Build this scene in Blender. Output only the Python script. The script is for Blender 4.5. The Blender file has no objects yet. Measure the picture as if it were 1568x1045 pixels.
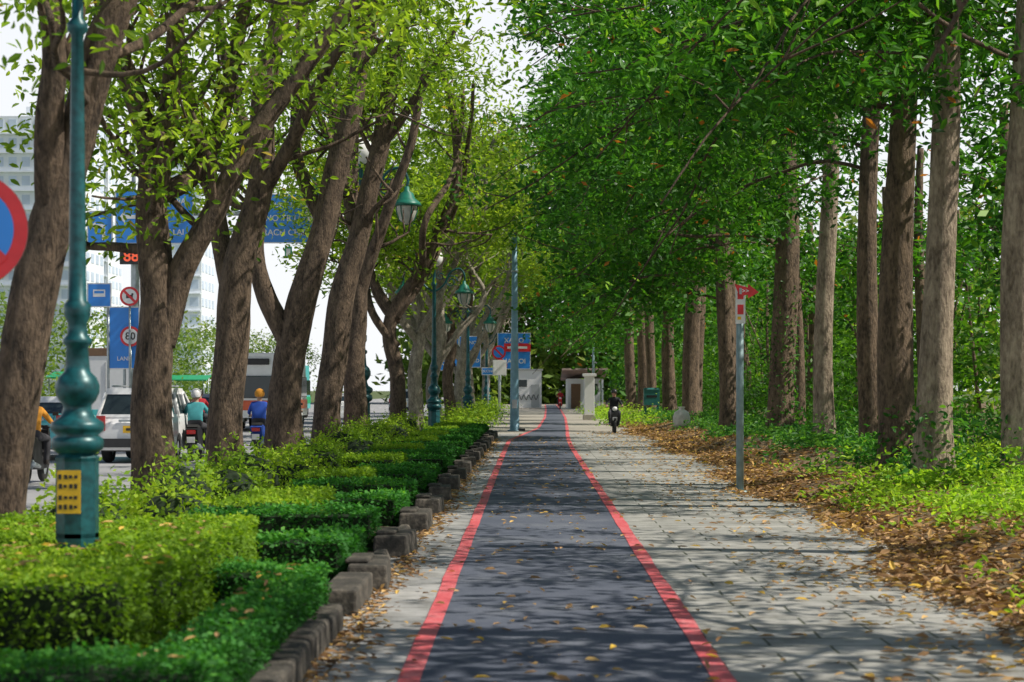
import bpy, math, random
import numpy as np
from mathutils import Vector
rng=np.random.default_rng(11); random.seed(5)
S=bpy.context.scene
S.view_settings.view_transform='Standard'; S.view_settings.look='None'; S.view_settings.exposure=0
# ------------------------------------------------------------ materials
def newmat(name):
    m=bpy.data.materials.new(name); m.use_nodes=True
    nt=m.node_tree; b=nt.nodes['Principled BSDF']; return m,nt,b
def mat(name,col,rough=.6,metal=0,noise=.15,scale=8,bump=0.0,emit=0):
    m,nt,b=newmat(name)
    b.inputs['Roughness'].default_value=rough; b.inputs['Metallic'].default_value=metal
    tc=nt.nodes.new('ShaderNodeTexCoord'); n=nt.nodes.new('ShaderNodeTexNoise')
    n.inputs['Scale'].default_value=scale; n.inputs['Detail'].default_value=6
    nt.links.new(tc.outputs['Object'],n.inputs['Vector'])
    r=nt.nodes.new('ShaderNodeValToRGB')
    r.color_ramp.elements[0].position=.3; r.color_ramp.elements[1].position=.7
    r.color_ramp.elements[0].color=[c*(1-noise) for c in col]+[1]
    r.color_ramp.elements[1].color=[min(1,c*(1+noise)) for c in col]+[1]
    nt.links.new(n.outputs['Fac'],r.inputs['Fac']); nt.links.new(r.outputs['Color'],b.inputs['Base Color'])
    if bump:
        bp=nt.nodes.new('ShaderNodeBump'); bp.inputs['Strength'].default_value=bump; bp.inputs['Distance'].default_value=.02
        nt.links.new(n.outputs['Fac'],bp.inputs['Height']); nt.links.new(bp.outputs['Normal'],b.inputs['Normal'])
    if emit:
        b.inputs['Emission Color'].default_value=list(col)+[1]; b.inputs['Emission Strength'].default_value=emit
    return m
def ramp(nt,stops):
    r=nt.nodes.new('ShaderNodeValToRGB'); cr=r.color_ramp
    while len(cr.elements)<len(stops): cr.elements.new(.5)
    for e,(p,c) in zip(cr.elements,stops): e.position=p; e.color=list(c)+[1]
    return r
def leafmat(name,stops,transl=.4,rough=.5,tr_gain=1.7):
    m,nt,b=newmat(name); b.inputs['Roughness'].default_value=rough; b.inputs['Specular IOR Level'].default_value=.35
    a=nt.nodes.new('ShaderNodeAttribute'); a.attribute_name='tint'
    r=ramp(nt,stops)
    nt.links.new(a.outputs['Fac'],r.inputs['Fac']); nt.links.new(r.outputs['Color'],b.inputs['Base Color'])
    t=nt.nodes.new('ShaderNodeBsdfTranslucent')
    mx=nt.nodes.new('ShaderNodeMix'); mx.data_type='RGBA'; mx.blend_type='MULTIPLY'; mx.inputs[0].default_value=1
    nt.links.new(r.outputs['Color'],mx.inputs[6]); mx.inputs[7].default_value=(tr_gain*1.15,tr_gain*1.15,tr_gain*.5,1)
    nt.links.new(mx.outputs[2],t.inputs['Color'])
    ms=nt.nodes.new('ShaderNodeMixShader'); ms.inputs[0].default_value=transl
    out=nt.nodes['Material Output']
    nt.links.new(b.outputs[0],ms.inputs[1]); nt.links.new(t.outputs[0],ms.inputs[2]); nt.links.new(ms.outputs[0],out.inputs['Surface'])
    return m
def barkmat(name,c0,c1,scale=3):
    m,nt,b=newmat(name); b.inputs['Roughness'].default_value=.9
    tc=nt.nodes.new('ShaderNodeTexCoord'); mp=nt.nodes.new('ShaderNodeMapping'); mp.inputs['Scale'].default_value=(2.2,2.2,.8)
    nt.links.new(tc.outputs['Object'],mp.inputs['Vector'])
    n=nt.nodes.new('ShaderNodeTexNoise'); n.inputs['Scale'].default_value=scale; n.inputs['Detail'].default_value=9; n.inputs['Roughness'].default_value=.75
    n2=nt.nodes.new('ShaderNodeTexNoise'); n2.inputs['Scale'].default_value=scale*5; n2.inputs['Detail'].default_value=5
    nt.links.new(mp.outputs[0],n.inputs['Vector']); nt.links.new(mp.outputs[0],n2.inputs['Vector'])
    ad=nt.nodes.new('ShaderNodeMath'); ad.operation='ADD'; mu=nt.nodes.new('ShaderNodeMath'); mu.operation='MULTIPLY'; mu.inputs[1].default_value=.5
    nt.links.new(n2.outputs['Fac'],mu.inputs[0]); nt.links.new(n.outputs['Fac'],ad.inputs[0]); nt.links.new(mu.outputs[0],ad.inputs[1])
    r=ramp(nt,[(.58,c0),(.92,c1)])
    nt.links.new(ad.outputs[0],r.inputs['Fac']); nt.links.new(r.outputs['Color'],b.inputs['Base Color'])
    bp=nt.nodes.new('ShaderNodeBump'); bp.inputs['Strength'].default_value=1; bp.inputs['Distance'].default_value=.08
    nt.links.new(ad.outputs[0],bp.inputs['Height']); nt.links.new(bp.outputs['Normal'],b.inputs['Normal'])
    return m
def groundmat(name,stops,scale=1.5,bump=.4,fine=30,rough=.9,w=.35):
    m,nt,b=newmat(name); b.inputs['Roughness'].default_value=rough
    tc=nt.nodes.new('ShaderNodeTexCoord')
    n=nt.nodes.new('ShaderNodeTexNoise'); n.inputs['Scale'].default_value=scale; n.inputs['Detail'].default_value=8; n.inputs['Roughness'].default_value=.65
    n2=nt.nodes.new('ShaderNodeTexNoise'); n2.inputs['Scale'].default_value=fine; n2.inputs['Detail'].default_value=4
    nt.links.new(tc.outputs['Object'],n.inputs['Vector']); nt.links.new(tc.outputs['Object'],n2.inputs['Vector'])
    mm=nt.nodes.new('ShaderNodeMix'); mm.inputs[0].default_value=w
    nt.links.new(n.outputs['Fac'],mm.inputs[2]); nt.links.new(n2.outputs['Fac'],mm.inputs[3])
    r=ramp(nt,stops)
    nt.links.new(mm.outputs[0],r.inputs['Fac']); nt.links.new(r.outputs['Color'],b.inputs['Base Color'])
    bp=nt.nodes.new('ShaderNodeBump'); bp.inputs['Strength'].default_value=bump; bp.inputs['Distance'].default_value=.01
    nt.links.new(n2.outputs['Fac'],bp.inputs['Height']); nt.links.new(bp.outputs['Normal'],b.inputs['Normal'])
    return m
def pavemat(name,bw,bh,c1,c2,mortar,off=.5,ms=.012):
    m,nt,b=newmat(name); b.inputs['Roughness'].default_value=.75
    tc=nt.nodes.new('ShaderNodeTexCoord')
    nd=nt.nodes.new('ShaderNodeTexNoise'); nd.inputs['Scale'].default_value=1.2
    nt.links.new(tc.outputs['Object'],nd.inputs['Vector'])
    va=nt.nodes.new('ShaderNodeVectorMath'); va.operation='MULTIPLY_ADD'
    va.inputs[1].default_value=(.06,.06,0); nt.links.new(nd.outputs['Color'],va.inputs[0]); nt.links.new(tc.outputs['Object'],va.inputs[2])
    br=nt.nodes.new('ShaderNodeTexBrick'); br.inputs['Scale'].default_value=1
    br.inputs['Brick Width'].default_value=bw; br.inputs['Row Height'].default_value=bh; br.inputs['Mortar Size'].default_value=ms; br.inputs['Mortar Smooth'].default_value=.6
    br.inputs['Color1'].default_value=list(c1)+[1]; br.inputs['Color2'].default_value=list(c2)+[1]; br.inputs['Mortar'].default_value=list(mortar)+[1]
    br.offset=off
    nt.links.new(va.outputs[0],br.inputs['Vector'])
    n=nt.nodes.new('ShaderNodeTexNoise'); n.inputs['Scale'].default_value=1.6; n.inputs['Detail'].default_value=10; n.inputs['Roughness'].default_value=.75
    nt.links.new(tc.outputs['Object'],n.inputs['Vector'])
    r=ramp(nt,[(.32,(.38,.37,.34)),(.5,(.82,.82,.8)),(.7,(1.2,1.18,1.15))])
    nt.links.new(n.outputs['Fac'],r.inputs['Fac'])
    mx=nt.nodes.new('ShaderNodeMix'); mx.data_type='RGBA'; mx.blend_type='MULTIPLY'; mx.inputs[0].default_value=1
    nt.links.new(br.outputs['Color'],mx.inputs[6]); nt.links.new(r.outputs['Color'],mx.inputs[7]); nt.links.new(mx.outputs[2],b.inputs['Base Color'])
    bp=nt.nodes.new('ShaderNodeBump'); bp.inputs['Strength'].default_value=.5; bp.inputs['Distance'].default_value=.02; bp.invert=True
    nt.links.new(br.outputs['Fac'],bp.inputs['Height']); nt.links.new(bp.outputs['Normal'],b.inputs['Normal'])
    return m

M={}
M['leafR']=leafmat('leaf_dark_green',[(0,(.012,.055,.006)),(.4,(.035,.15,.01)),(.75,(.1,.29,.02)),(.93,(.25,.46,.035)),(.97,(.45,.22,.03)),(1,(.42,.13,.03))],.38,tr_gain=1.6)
M['leafL']=leafmat('leaf_fresh_green',[(0,(.06,.14,.012)),(.5,(.19,.31,.025)),(.9,(.36,.48,.045)),(1,(.5,.36,.05))],.5)
M['leafF']=leafmat('leaf_distant',[(0,(.05,.12,.02)),(.5,(.15,.24,.045)),(1,(.3,.38,.07))],.4)
M['leafU']=leafmat('leaf_understorey',[(0,(.01,.05,.006)),(.5,(.055,.17,.014)),(.9,(.17,.37,.025)),(1,(.32,.5,.05))],.5)  # dark greens put the deep shade under the trees into the leaf colour
M['hedgeT']=leafmat('hedge_light',[(0,(.06,.14,.01)),(.5,(.21,.37,.022)),(.9,(.4,.55,.04)),(.985,(.45,.55,.05)),(1,(.5,.22,.07))],.35,.7)
M['hedgeD']=leafmat('hedge_deep',[(0,(.012,.06,.012)),(.5,(.05,.23,.03)),(.9,(.15,.4,.05)),(1,(.26,.46,.06))],.3,.7)
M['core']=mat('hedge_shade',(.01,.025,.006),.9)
M['weed']=leafmat('weed',[(0,(.14,.27,.02)),(.5,(.27,.48,.035)),(1,(.42,.6,.06))],.45)
M['cover']=leafmat('ground_cover',[(0,(.015,.09,.02)),(.5,(.06,.21,.032)),(1,(.15,.35,.04))],.4)
M['litter']=leafmat('dry_leaf',[(0,(.14,.07,.03)),(.4,(.3,.17,.075)),(.7,(.5,.31,.15)),(.9,(.7,.46,.17)),(1,(.75,.5,.05))],.15,.7,1)
M['barkL']=barkmat('bark_brown',(.03,.02,.014),(.22,.155,.105))
M['barkF']=barkmat('bark_pale',(.13,.11,.085),(.46,.41,.33))
M['barkR']=barkmat('bark_grey',(.05,.035,.024),(.27,.19,.125),2.5)
M['barkR1']=barkmat('bark_light_grey',(.14,.105,.075),(.52,.42,.31),2.2)
M['asph']=groundmat('cycle_asphalt',[(.3,(.055,.07,.1)),(.5,(.095,.11,.15)),(.72,(.23,.245,.27))],.7,.5,60)
M['road']=groundmat('road_asphalt',[(.3,(.28,.285,.3)),(.7,(.38,.38,.39))],.5,.3,40)
M['red']=groundmat('red_line_paint',[(.3,(.5,.065,.08)),(.5,(.7,.12,.14)),(.68,(.74,.32,.32)),(.8,(.5,.35,.35))],2.2,.3,45,.6,.5)
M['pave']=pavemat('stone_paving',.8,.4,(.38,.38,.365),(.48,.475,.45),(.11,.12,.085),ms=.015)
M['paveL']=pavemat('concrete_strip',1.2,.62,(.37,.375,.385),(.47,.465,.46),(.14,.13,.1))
M['soil']=groundmat('soil',[(.3,(.04,.03,.018)),(.5,(.08,.055,.03)),(.7,(.07,.08,.025))],.8,.6,25)
M['bank']=groundmat('leafy_soil',[(.3,(.08,.085,.035)),(.45,(.17,.12,.07)),(.7,(.29,.2,.11))],.9,.8,20)
M['grassg']=groundmat('ground_grass',[(.3,(.05,.08,.02)),(.7,(.12,.16,.04))],.6,.5,20)
M['kerb']=groundmat('kerb_stone',[(.3,(.02,.02,.017)),(.5,(.065,.058,.048)),(.72,(.22,.19,.15))],4,.9,25)
M['conc']=groundmat('pale_concrete',[(.3,(.26,.24,.2)),(.7,(.5,.46,.4))],3,.5,30)
M['white']=mat('white_paint',(.82,.82,.82),.35,noise=.03)
M['marking']=mat('road_marking_white',(.7,.7,.7),.6,noise=.2)
M['teal']=mat('lamp_green_paint',(.008,.085,.095),.38,.1,noise=.4,scale=12)
M['tealL']=mat('lantern_green',(.015,.17,.12),.4,noise=.2)
M['glass']=mat('globe_white',(.9,.9,.9),.2,noise=.02)
M['lens']=mat('lantern_glass',(.55,.55,.5),.15,noise=.1)
M['yellow']=mat('yellow_notice',(.8,.48,.02),.5,noise=.12,scale=20)
M['black']=mat('black_plastic',(.02,.02,.022),.4)
M['rubber']=mat('rubber',(.02,.02,.02),.8)
M['steel']=mat('steel',(.4,.45,.47),.4,.5,noise=.15)
M['pole']=mat('pole_bluegrey',(.24,.34,.36),.5,.2,noise=.25,scale=6)
M['poleb']=mat('pole_blue',(.18,.34,.44),.45,.1,noise=.2,scale=4)
M['blue']=mat('sign_blue',(.025,.26,.8),.35,noise=.06,scale=3)
M['redp']=mat('sign_red',(.72,.025,.035),.35,noise=.1)
M['greenp']=mat('sign_green',(.02,.36,.15),.4)
M['led']=mat('led_red',(.9,.12,.05),.5,emit=.6)
M['win']=mat('car_glass',(.03,.045,.05),.08,noise=.2,scale=2)
M['carw']=mat('car_white',(.8,.81,.82),.25,noise=.03)
M['cart']=mat('car_teal',(.12,.55,.58),.28,noise=.04)
M['caro']=mat('bus_red',(.7,.12,.04),.3,noise=.05)
M['grey']=mat('car_silver',(.45,.47,.49),.3,.3,noise=.03)
M['bgw']=mat('facade_white',(.78,.83,.88),.8,noise=.05,scale=1)  # bluish white with distance haze put into the colour
M['bgb']=mat('facade_window',(.55,.65,.78),.4,noise=.15,scale=.3)  # windows paled towards blue, haze painted into the colour
M['roof']=mat('roof_tin',(.4,.3,.26),.7,noise=.2,scale=2)
M['skin']=mat('skin',(.5,.29,.2),.6,noise=.05)
M['shirtT']=mat('shirt_teal',(.07,.36,.4),.85); M['shirtB']=mat('shirt_blue',(.02,.08,.42),.85)
M['shirtK']=mat('jacket_black',(.022,.026,.03),.8); M['shirtR']=mat('shirt_red',(.5,.03,.04),.85); M['shirtO']=mat('shirt_orange',(.65,.28,.03),.85)
M['pants']=mat('trousers',(.05,.05,.06),.85); M['shoe']=mat('shoe',(.05,.04,.035),.6)
M['helW']=mat('helmet_white',(.75,.75,.77),.25); M['helK']=mat('helmet_black',(.03,.03,.03),.2)
M['bin']=mat('bin_green',(.02,.16,.15),.5); M['bag']=mat('sack_white',(.72,.7,.64),.8,noise=.15,scale=6,bump=.5)
M['tail']=mat('tail_light',(.5,.02,.02),.2); M['wood']=mat('brown_panel',(.2,.12,.07),.7)

# ------------------------------------------------------------ mesh builder
def nrm(a): return a/np.maximum(np.linalg.norm(a,axis=-1,keepdims=True),1e-9)
class MB:
    def __init__(s): s.v=[];s.n=0;s.t=[];s.f=[];s.slots=[]
    def mi(s,m):
        if m not in s.slots: s.slots.append(m)
        return s.slots.index(m)
    def add(s,v,f,m,smooth=False,tint=None):
        v=np.asarray(v,float).reshape(-1,3); f=np.asarray(f,int)
        s.f.append((f+s.n,s.mi(m),smooth)); s.v.append(v); s.n+=len(v)
        s.t.append(np.full(len(v),.5) if tint is None else tint)
    def box(s,c,size,m,top=(1,1),rz=0,rx=0):
        x,y,z=[q/2 for q in size]
        v=np.array([(-x,-y,-z),(x,-y,-z),(x,y,-z),(-x,y,-z),(-x*top[0],-y*top[1],z),(x*top[0],-y*top[1],z),(x*top[0],y*top[1],z),(-x*top[0],y*top[1],z)])
        if rx:
            C,D=math.cos(rx),math.sin(rx); v=v@np.array([[1,0,0],[0,C,D],[0,-D,C]])
        if rz:
            C,D=math.cos(rz),math.sin(rz); v=v@np.array([[C,D,0],[-D,C,0],[0,0,1]])
        s.add(v+np.array(c),[(0,3,2,1),(4,5,6,7),(0,1,5,4),(1,2,6,5),(2,3,7,6),(3,0,4,7)],m)
    def tube(s,pts,rad,m,seg=8,bump=0.,caps=True):
        P=np.asarray(pts,float); R=np.broadcast_to(np.asarray(rad,float),(len(P),)).copy()
        T=nrm(np.gradient(P,axis=0)); ref=np.array([0.,1.,0.]) if abs(T[0][1])<.9 else np.array([1.,0,0])
        A=nrm(np.cross(T,ref)); B=np.cross(T,A)
        if caps:
            P=np.vstack([P[:1],P,P[-1:]]); R=np.concatenate([[1e-3],R,[1e-3]]); A=np.vstack([A[:1],A,A[-1:]]); B=np.vstack([B[:1],B,B[-1:]])
        th=np.linspace(0,2*np.pi,seg,endpoint=False)
        rr=R[:,None]*np.ones(seg)
        if bump: 
            ph=rng.uniform(0,6,4)
            zz=np.arange(len(P))[:,None]
            rr=rr*(1+bump*(np.sin(th*2+ph[0]+zz*.35)+.7*np.sin(th*5+ph[1]+zz*.15)+.6*rng.normal(0,.5,rr.shape)))
        V=P[:,None]+rr[...,None]*(np.cos(th)[None,:,None]*A[:,None]+np.sin(th)[None,:,None]*B[:,None])
        i=np.arange(len(P)-1)[:,None]*seg; j=np.arange(seg)[None]; j2=(j+1)%seg
        F=np.stack([i+j,i+j2,i+seg+j2,i+seg+j],-1).reshape(-1,4)
        s.add(V.reshape(-1,3),F,m,True)
    def lathe(s,c,prof,m,seg=20,smooth=True):
        c=np.array(c,float); th=np.linspace(0,2*np.pi,seg,endpoint=False)+math.pi/seg
        V=[[(c[0]+max(r,1e-3)*math.cos(t),c[1]+max(r,1e-3)*math.sin(t),c[2]+z) for t in th] for r,z in prof]
        i=np.arange(len(prof)-1)[:,None]*seg; j=np.arange(seg)[None]; j2=(j+1)%seg
        F=np.stack([i+j,i+j2,i+seg+j2,i+seg+j],-1).reshape(-1,4)
        s.add(np.array(V),F,m,smooth)
    def ball(s,c,r,m,seg=16):
        if np.isscalar(r): r=(r,r,r)
        prof=[(math.sin(a),-math.cos(a)) for a in np.linspace(0,math.pi,seg//2+2)]
        th=np.linspace(0,2*np.pi,seg,endpoint=False)
        V=np.array([[(c[0]+r[0]*p*math.cos(t),c[1]+r[1]*p*math.sin(t),c[2]+r[2]*z) for t in th] for p,z in prof])
        i=np.arange(len(prof)-1)[:,None]*seg; j=np.arange(seg)[None]; j2=(j+1)%seg
        s.add(V.reshape(-1,3),np.stack([i+j,i+j2,i+seg+j2,i+seg+j],-1).reshape(-1,4),m,True)
    def disc(s,c,r,m,seg=40):
        t=np.linspace(0,2*np.pi,seg,endpoint=False)
        s.add(np.stack([c[0]+r*np.cos(t),np.full(seg,c[1]),c[2]+r*np.sin(t)],-1),[list(range(seg))],m)
    def wheel(s,c,R,w,m,rim,seg=24):      # axis X
        x0,y0,z0=c
        pr=[(R*.55,-w/2),(R*.9,-w/2),(R,-w*.3),(R,w*.3),(R*.9,w/2),(R*.55,w/2)]
        def ring(pr,mm):
            th=np.linspace(0,2*np.pi,seg,endpoint=False)
            V=np.array([[(x0+a,y0+r*math.cos(t),z0+r*math.sin(t)) for t in th] for r,a in pr])
            i=np.arange(len(pr)-1)[:,None]*seg; j=np.arange(seg)[None]; j2=(j+1)%seg
            s.add(V.reshape(-1,3),np.stack([i+j,i+j2,i+seg+j2,i+seg+j],-1).reshape(-1,4),mm,True)
        ring(pr,m); ring([(.01,-w*.42),(R*.56,-w*.4),(R*.56,w*.4),(.01,w*.42)],rim)
    def extr(s,prof,hw,m):
        n=len(prof)
        V=[(-hw(z),y,z) for y,z in prof]+[(hw(z),y,z) for y,z in prof]
        s.add(V,[(i,(i+1)%n,n+(i+1)%n,n+i) for i in range(n)],m)
        s.add(V[:n],[list(range(n))],m); s.add(V[n:],[list(range(n))[::-1]],m)
    def leaves(s,C,L,m,wr=.42,tint=None,droop=.35,flat=0.,hexa=True):
        n=len(C)
        if n==0: return
        L=L*rng.uniform(.65,1.25,n)[:,None]
        d=rng.normal(0,1,(n,3)); d[:,2]=d[:,2]*(1-flat)*.6-droop*(1-flat); d=nrm(d)
        u=rng.normal(0,1,(n,3))*(.75*(1-flat)+.12); u[:,2]+=1; 
        sd=nrm(np.cross(d,u)); nn=np.cross(sd,d); w=L*wr*.5
        if tint is None: tint=rng.random(n)
        if hexa:
            V=np.stack([C,C+d*L*.3+sd*w*.9+nn*w*.3,C+d*L*.68+sd*w*.75+nn*w*.25,C+d*L-nn*L*.08,C+d*L*.68-sd*w*.75+nn*w*.25,C+d*L*.3-sd*w*.9+nn*w*.3],1)
            b=np.arange(n)[:,None]*6
            F=np.concatenate([b+np.array([0,1,2,3]),b+np.array([0,3,4,5])])
            s.add(V.reshape(-1,3),F,m,False,np.repeat(tint,6))
        else:
            V=np.stack([C,C+d*L*.5+sd*w,C+d*L,C+d*L*.5-sd*w],1)
            s.add(V.reshape(-1,3),np.arange(n*4).reshape(-1,4),m,False,np.repeat(tint,4))
    def clumps(s,C,nl,sig,L,m,lo=0.,hi=1.,**k):
        C=np.asarray(C,float); M_=len(C)
        ct=rng.random(M_); cs=rng.uniform(.6,1.3,M_)
        idx=np.repeat(np.arange(M_),nl)
        off=rng.normal(0,1,(len(idx),3))*np.array([1,1,.62])*sig*cs[idx][:,None]
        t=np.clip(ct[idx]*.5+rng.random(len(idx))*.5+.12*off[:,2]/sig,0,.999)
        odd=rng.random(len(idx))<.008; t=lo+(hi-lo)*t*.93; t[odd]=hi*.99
        s.leaves(C[idx]+off,L,m,tint=t,**k)
    def build(s,name,loc=(0,0,0),rz=0,bevel=0,parent=None,scale=1):
        me=bpy.data.meshes.new(name); V=np.vstack(s.v); me.vertices.add(len(V)); me.vertices.foreach_set('co',V.ravel())
        loops=np.concatenate([f.ravel() for f,_,_ in s.f]); sizes=np.concatenate([np.full(len(f),f.shape[1]) for f,_,_ in s.f])
        me.loops.add(len(loops)); me.loops.foreach_set('vertex_index',loops)
        me.polygons.add(len(sizes)); me.polygons.foreach_set('loop_start',np.concatenate([[0],np.cumsum(sizes)[:-1]]))
        me.polygons.foreach_set('material_index',np.concatenate([np.full(len(f),m) for f,m,_ in s.f]))
        me.polygons.foreach_set('use_smooth',np.concatenate([np.full(len(f),sm) for f,_,sm in s.f]))
        for k in s.slots: me.materials.append(M[k])
        me.update(calc_edges=True)
        a=me.attributes.new('tint','FLOAT','POINT'); a.data.foreach_set('value',np.concatenate(s.t))
        o=bpy.data.objects.new(name,me); S.collection.objects.link(o); o.location=loc; o.rotation_euler=(0,0,rz); o.scale=(scale,)*3
        if parent: o.parent=parent
        if bevel:
            b=o.modifiers.new('bevel','BEVEL'); b.width=bevel; b.segments=2; b.limit_method='ANGLE'; b.angle_limit=.6
        return o
def text(body,loc,size,m,parent,rx=math.pi/2,align='CENTER'):
    c=bpy.data.curves.new('lettering','FONT'); c.body=body; c.size=size; c.align_x=align; c.align_y='CENTER'; c.materials.append(M[m]); c.offset=size*.015
    o=bpy.data.objects.new('lettering',c); S.collection.objects.link(o); o.location=loc; o.rotation_euler=(rx,0,0); o.parent=parent; return o

# ------------------------------------------------------------ ground, paths, road
def sheet(name,x0,x1,y0,y1,z,m):
    b=MB(); b.add([(x0,y0,z),(x1,y0,z),(x1,y1,z),(x0,y1,z)],[(0,1,2,3)],m); return b.build(name)
sheet('ground',-900,900,-60,1800,-.02,'grassg')
sheet('road',-27,-6.0,-30,420,.0,'road')
sheet('stone_pavement',1.0,6.5,-5,76,.004,'pave')
sheet('concrete_pavement',-1.62,-.5,-5,76,.004,'paveL')
sheet('plaza_pavement',-4.5,4.6,76,230,.004,'conc')
def ribbon(name,L,R,z,m,sub=1):
    b=MB(); n=len(L); V=[(x,y,z) for x,y in L]+[(x,y,z) for x,y in R]
    b.add(V,[(i,n+i,n+i+1,i+1) for i in range(n-1)],m); return b.build(name)
ys=np.concatenate([np.linspace(-5,58,120),np.linspace(58.5,215,90)])
kx=[0,58,66,74,86,118,160,215]
lx=np.interp(ys,kx,[-.70,-.76,-.75,-.35,.25,.75,1.1,1.4])
rx=np.interp(ys,kx,[1.10,1.14,1.2,1.3,1.5,1.95,2.3,2.6])
ribbon('cycle_path',list(zip(lx,ys)),list(zip(rx,ys)),.009,'asph')
wv=.007*np.sin(ys*1.3)+rng.normal(0,.004,len(ys))
ribbon('red_edge_line',list(zip(lx-.07+wv,ys)),list(zip(lx+.06+wv*.5,ys)),.014,'red')
ribbon('red_edge_line',list(zip(rx-.06-wv*.6,ys)),list(zip(rx+.07+wv,ys)),.014,'red')
b=MB()
for y in range(-20,400,9):
    for x in (-9.9,-13.6,-17.4,-21.2): b.box((x,y,.006),(.15,4,.004),'marking')
b.box((-6.5,190,.006),(.18,420,.004),'marking'); b.build('lane_marking')
b=MB()
for i in range(120): b.box((-6.0+.1,-8+i*2.0+1,.06),(.22,1.97,.16),'conc')
b.build('road_kerb',bevel=.015)
sheet('planting_bed',-5.78,-1.6,-8,75,.06,'soil')
def edge(y): return 3.45+.25*np.sin(y*.31)+.18*np.sin(y*.9+1)+.012*np.clip(y-12,0,40)
def bz(x,y):
    x=np.asarray(x,float); y=np.asarray(y,float)
    e=edge(y)
    t=np.clip((x-e)/2.6,0,1); t=t*t*(3-2*t)
    return t*(.34+.08*np.sin(y*.5+x)+.06*np.sin(y*.17+x*2.1)) + .02*np.sin(x*7+y*3)*t -.012*(x<e)*1
gx=np.concatenate([np.linspace(3.0,9,50),np.linspace(9.5,60,30)]); gy=np.linspace(-5,200,420)
X,Y=np.meshgrid(gx,gy); b=MB(); n=len(gx)
i=np.arange(len(gy)-1)[:,None]*n+np.arange(n-1)[None]
b.add(np.stack([X,Y,bz(X,Y)],-1).reshape(-1,3),np.stack([i,i+1,i+n+1,i+n],-1).reshape(-1,4),'bank',True)
b.build('leafy_bank')
# ------------------------------------------------------------ leaf litter, weeds
b=MB()
n=20000; y=10+ (rng.random(n)**1.5)*85; x=edge(y)+.1+np.abs(rng.normal(0,1.2,n))-.3*rng.random(n)
b.leaves(np.stack([x,y,np.maximum(bz(x,y),.006)+rng.uniform(.005,.05,n)],-1),.12,'litter',.45,flat=.7,droop=0)
n=1900; y=10+rng.random(n)**1.3*70; x=1.2+rng.random(n)**.4*(edge(y)-1.2)
b.leaves(np.stack([x,y,np.full(n,.025)],-1),.10,'litter',.45,flat=.85,droop=0,tint=.35+.65*rng.random(n))
n=680; y=9+rng.random(n)**1.3*60; x=rng.uniform(-1.3,1.3,n)
b.leaves(np.stack([x,y,np.full(n,.028)],-1),.095,'litter',.45,flat=.8,droop=0,tint=.45+.55*rng.random(n))
n=2900; y=8+rng.random(n)**1.3*60; x=-1.3+np.abs(rng.normal(0,.15,n))-.05
b.leaves(np.stack([x,y,np.full(n,.026)],-1),.08,'litter',.45,flat=.8,droop=0,tint=rng.random(n)*.95)
n=260; y=9.2+rng.random(n)*7; x=rng.uniform(-4,-1.55,n)
z=np.where((x<-2.25)&(y>11)&(y<16.3),.66,.45)
k=((x<-2.25)&(y>11)&(y<16.3))|(x>-1.85)&(y<14.6)
b.leaves(np.stack([x,y,z],-1)[k],.08,'litter',.45,flat=.8,droop=0,tint=.5+.5*rng.random(k.sum()))
b.build('fallen_leaves')
b=MB()
def patch(b,cx,cy,sx,sy,nc,nl,h,L,m):
    x=rng.normal(cx,sx,nc); y=rng.normal(cy,sy,nc); k=(x>edge(y)+.15)&(np.sin(x*2.3+1)*np.sin(y*.9+x)>-.35); x=x[k];y=y[k]
    idx=np.repeat(np.arange(len(x)),nl); N=len(idx)
    px=x[idx]+rng.normal(0,.12,N); py=y[idx]+rng.normal(0,.12,N)
    b.leaves(np.stack([px,py,bz(px,py)+rng.random(N)*h],-1),L,m,.5,droop=-.2,flat=.2)
patch(b,5.6,27,.75,3.2,320,20,.2,.09,'weed'); patch(b,6.9,24,.8,3,240,20,.28,.09,'weed'); patch(b,4.3,14.5,.35,1.2,60,16,.1,.07,'weed'); patch(b,3.9,11.8,.5,.4,60,18,.08,.06,'weed')
patch(b,7.7,30,1,3,220,20,.5,.1,'weed')
b.build('weed_patch')
b=MB()
for yy in range(32,110,5): patch(b,6.9+rng.uniform(-.4,.6),yy,.7,2.0,110,16,.35,.13,'cover')
patch(b,9.5,40,1.5,16,400,20,.8,.14,'cover')
for (x,y,h) in [(6.1,29.8,1.0),(7.0,28.2,.8),(6.45,34.8,.9),(6.95,55,3.4),(7.05,47.5,.7)]:
    n=int(300*h); th=rng.uniform(0,6.28,n); z=rng.random(n)**1.4*h*1.3+.25; rr=.33+.25*np.exp(-z*2)
    b.leaves(np.stack([x+rr*np.cos(th),y+rr*np.sin(th),z],-1),.11,'cover',.6)
b.build('ground_cover_plants')
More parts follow.
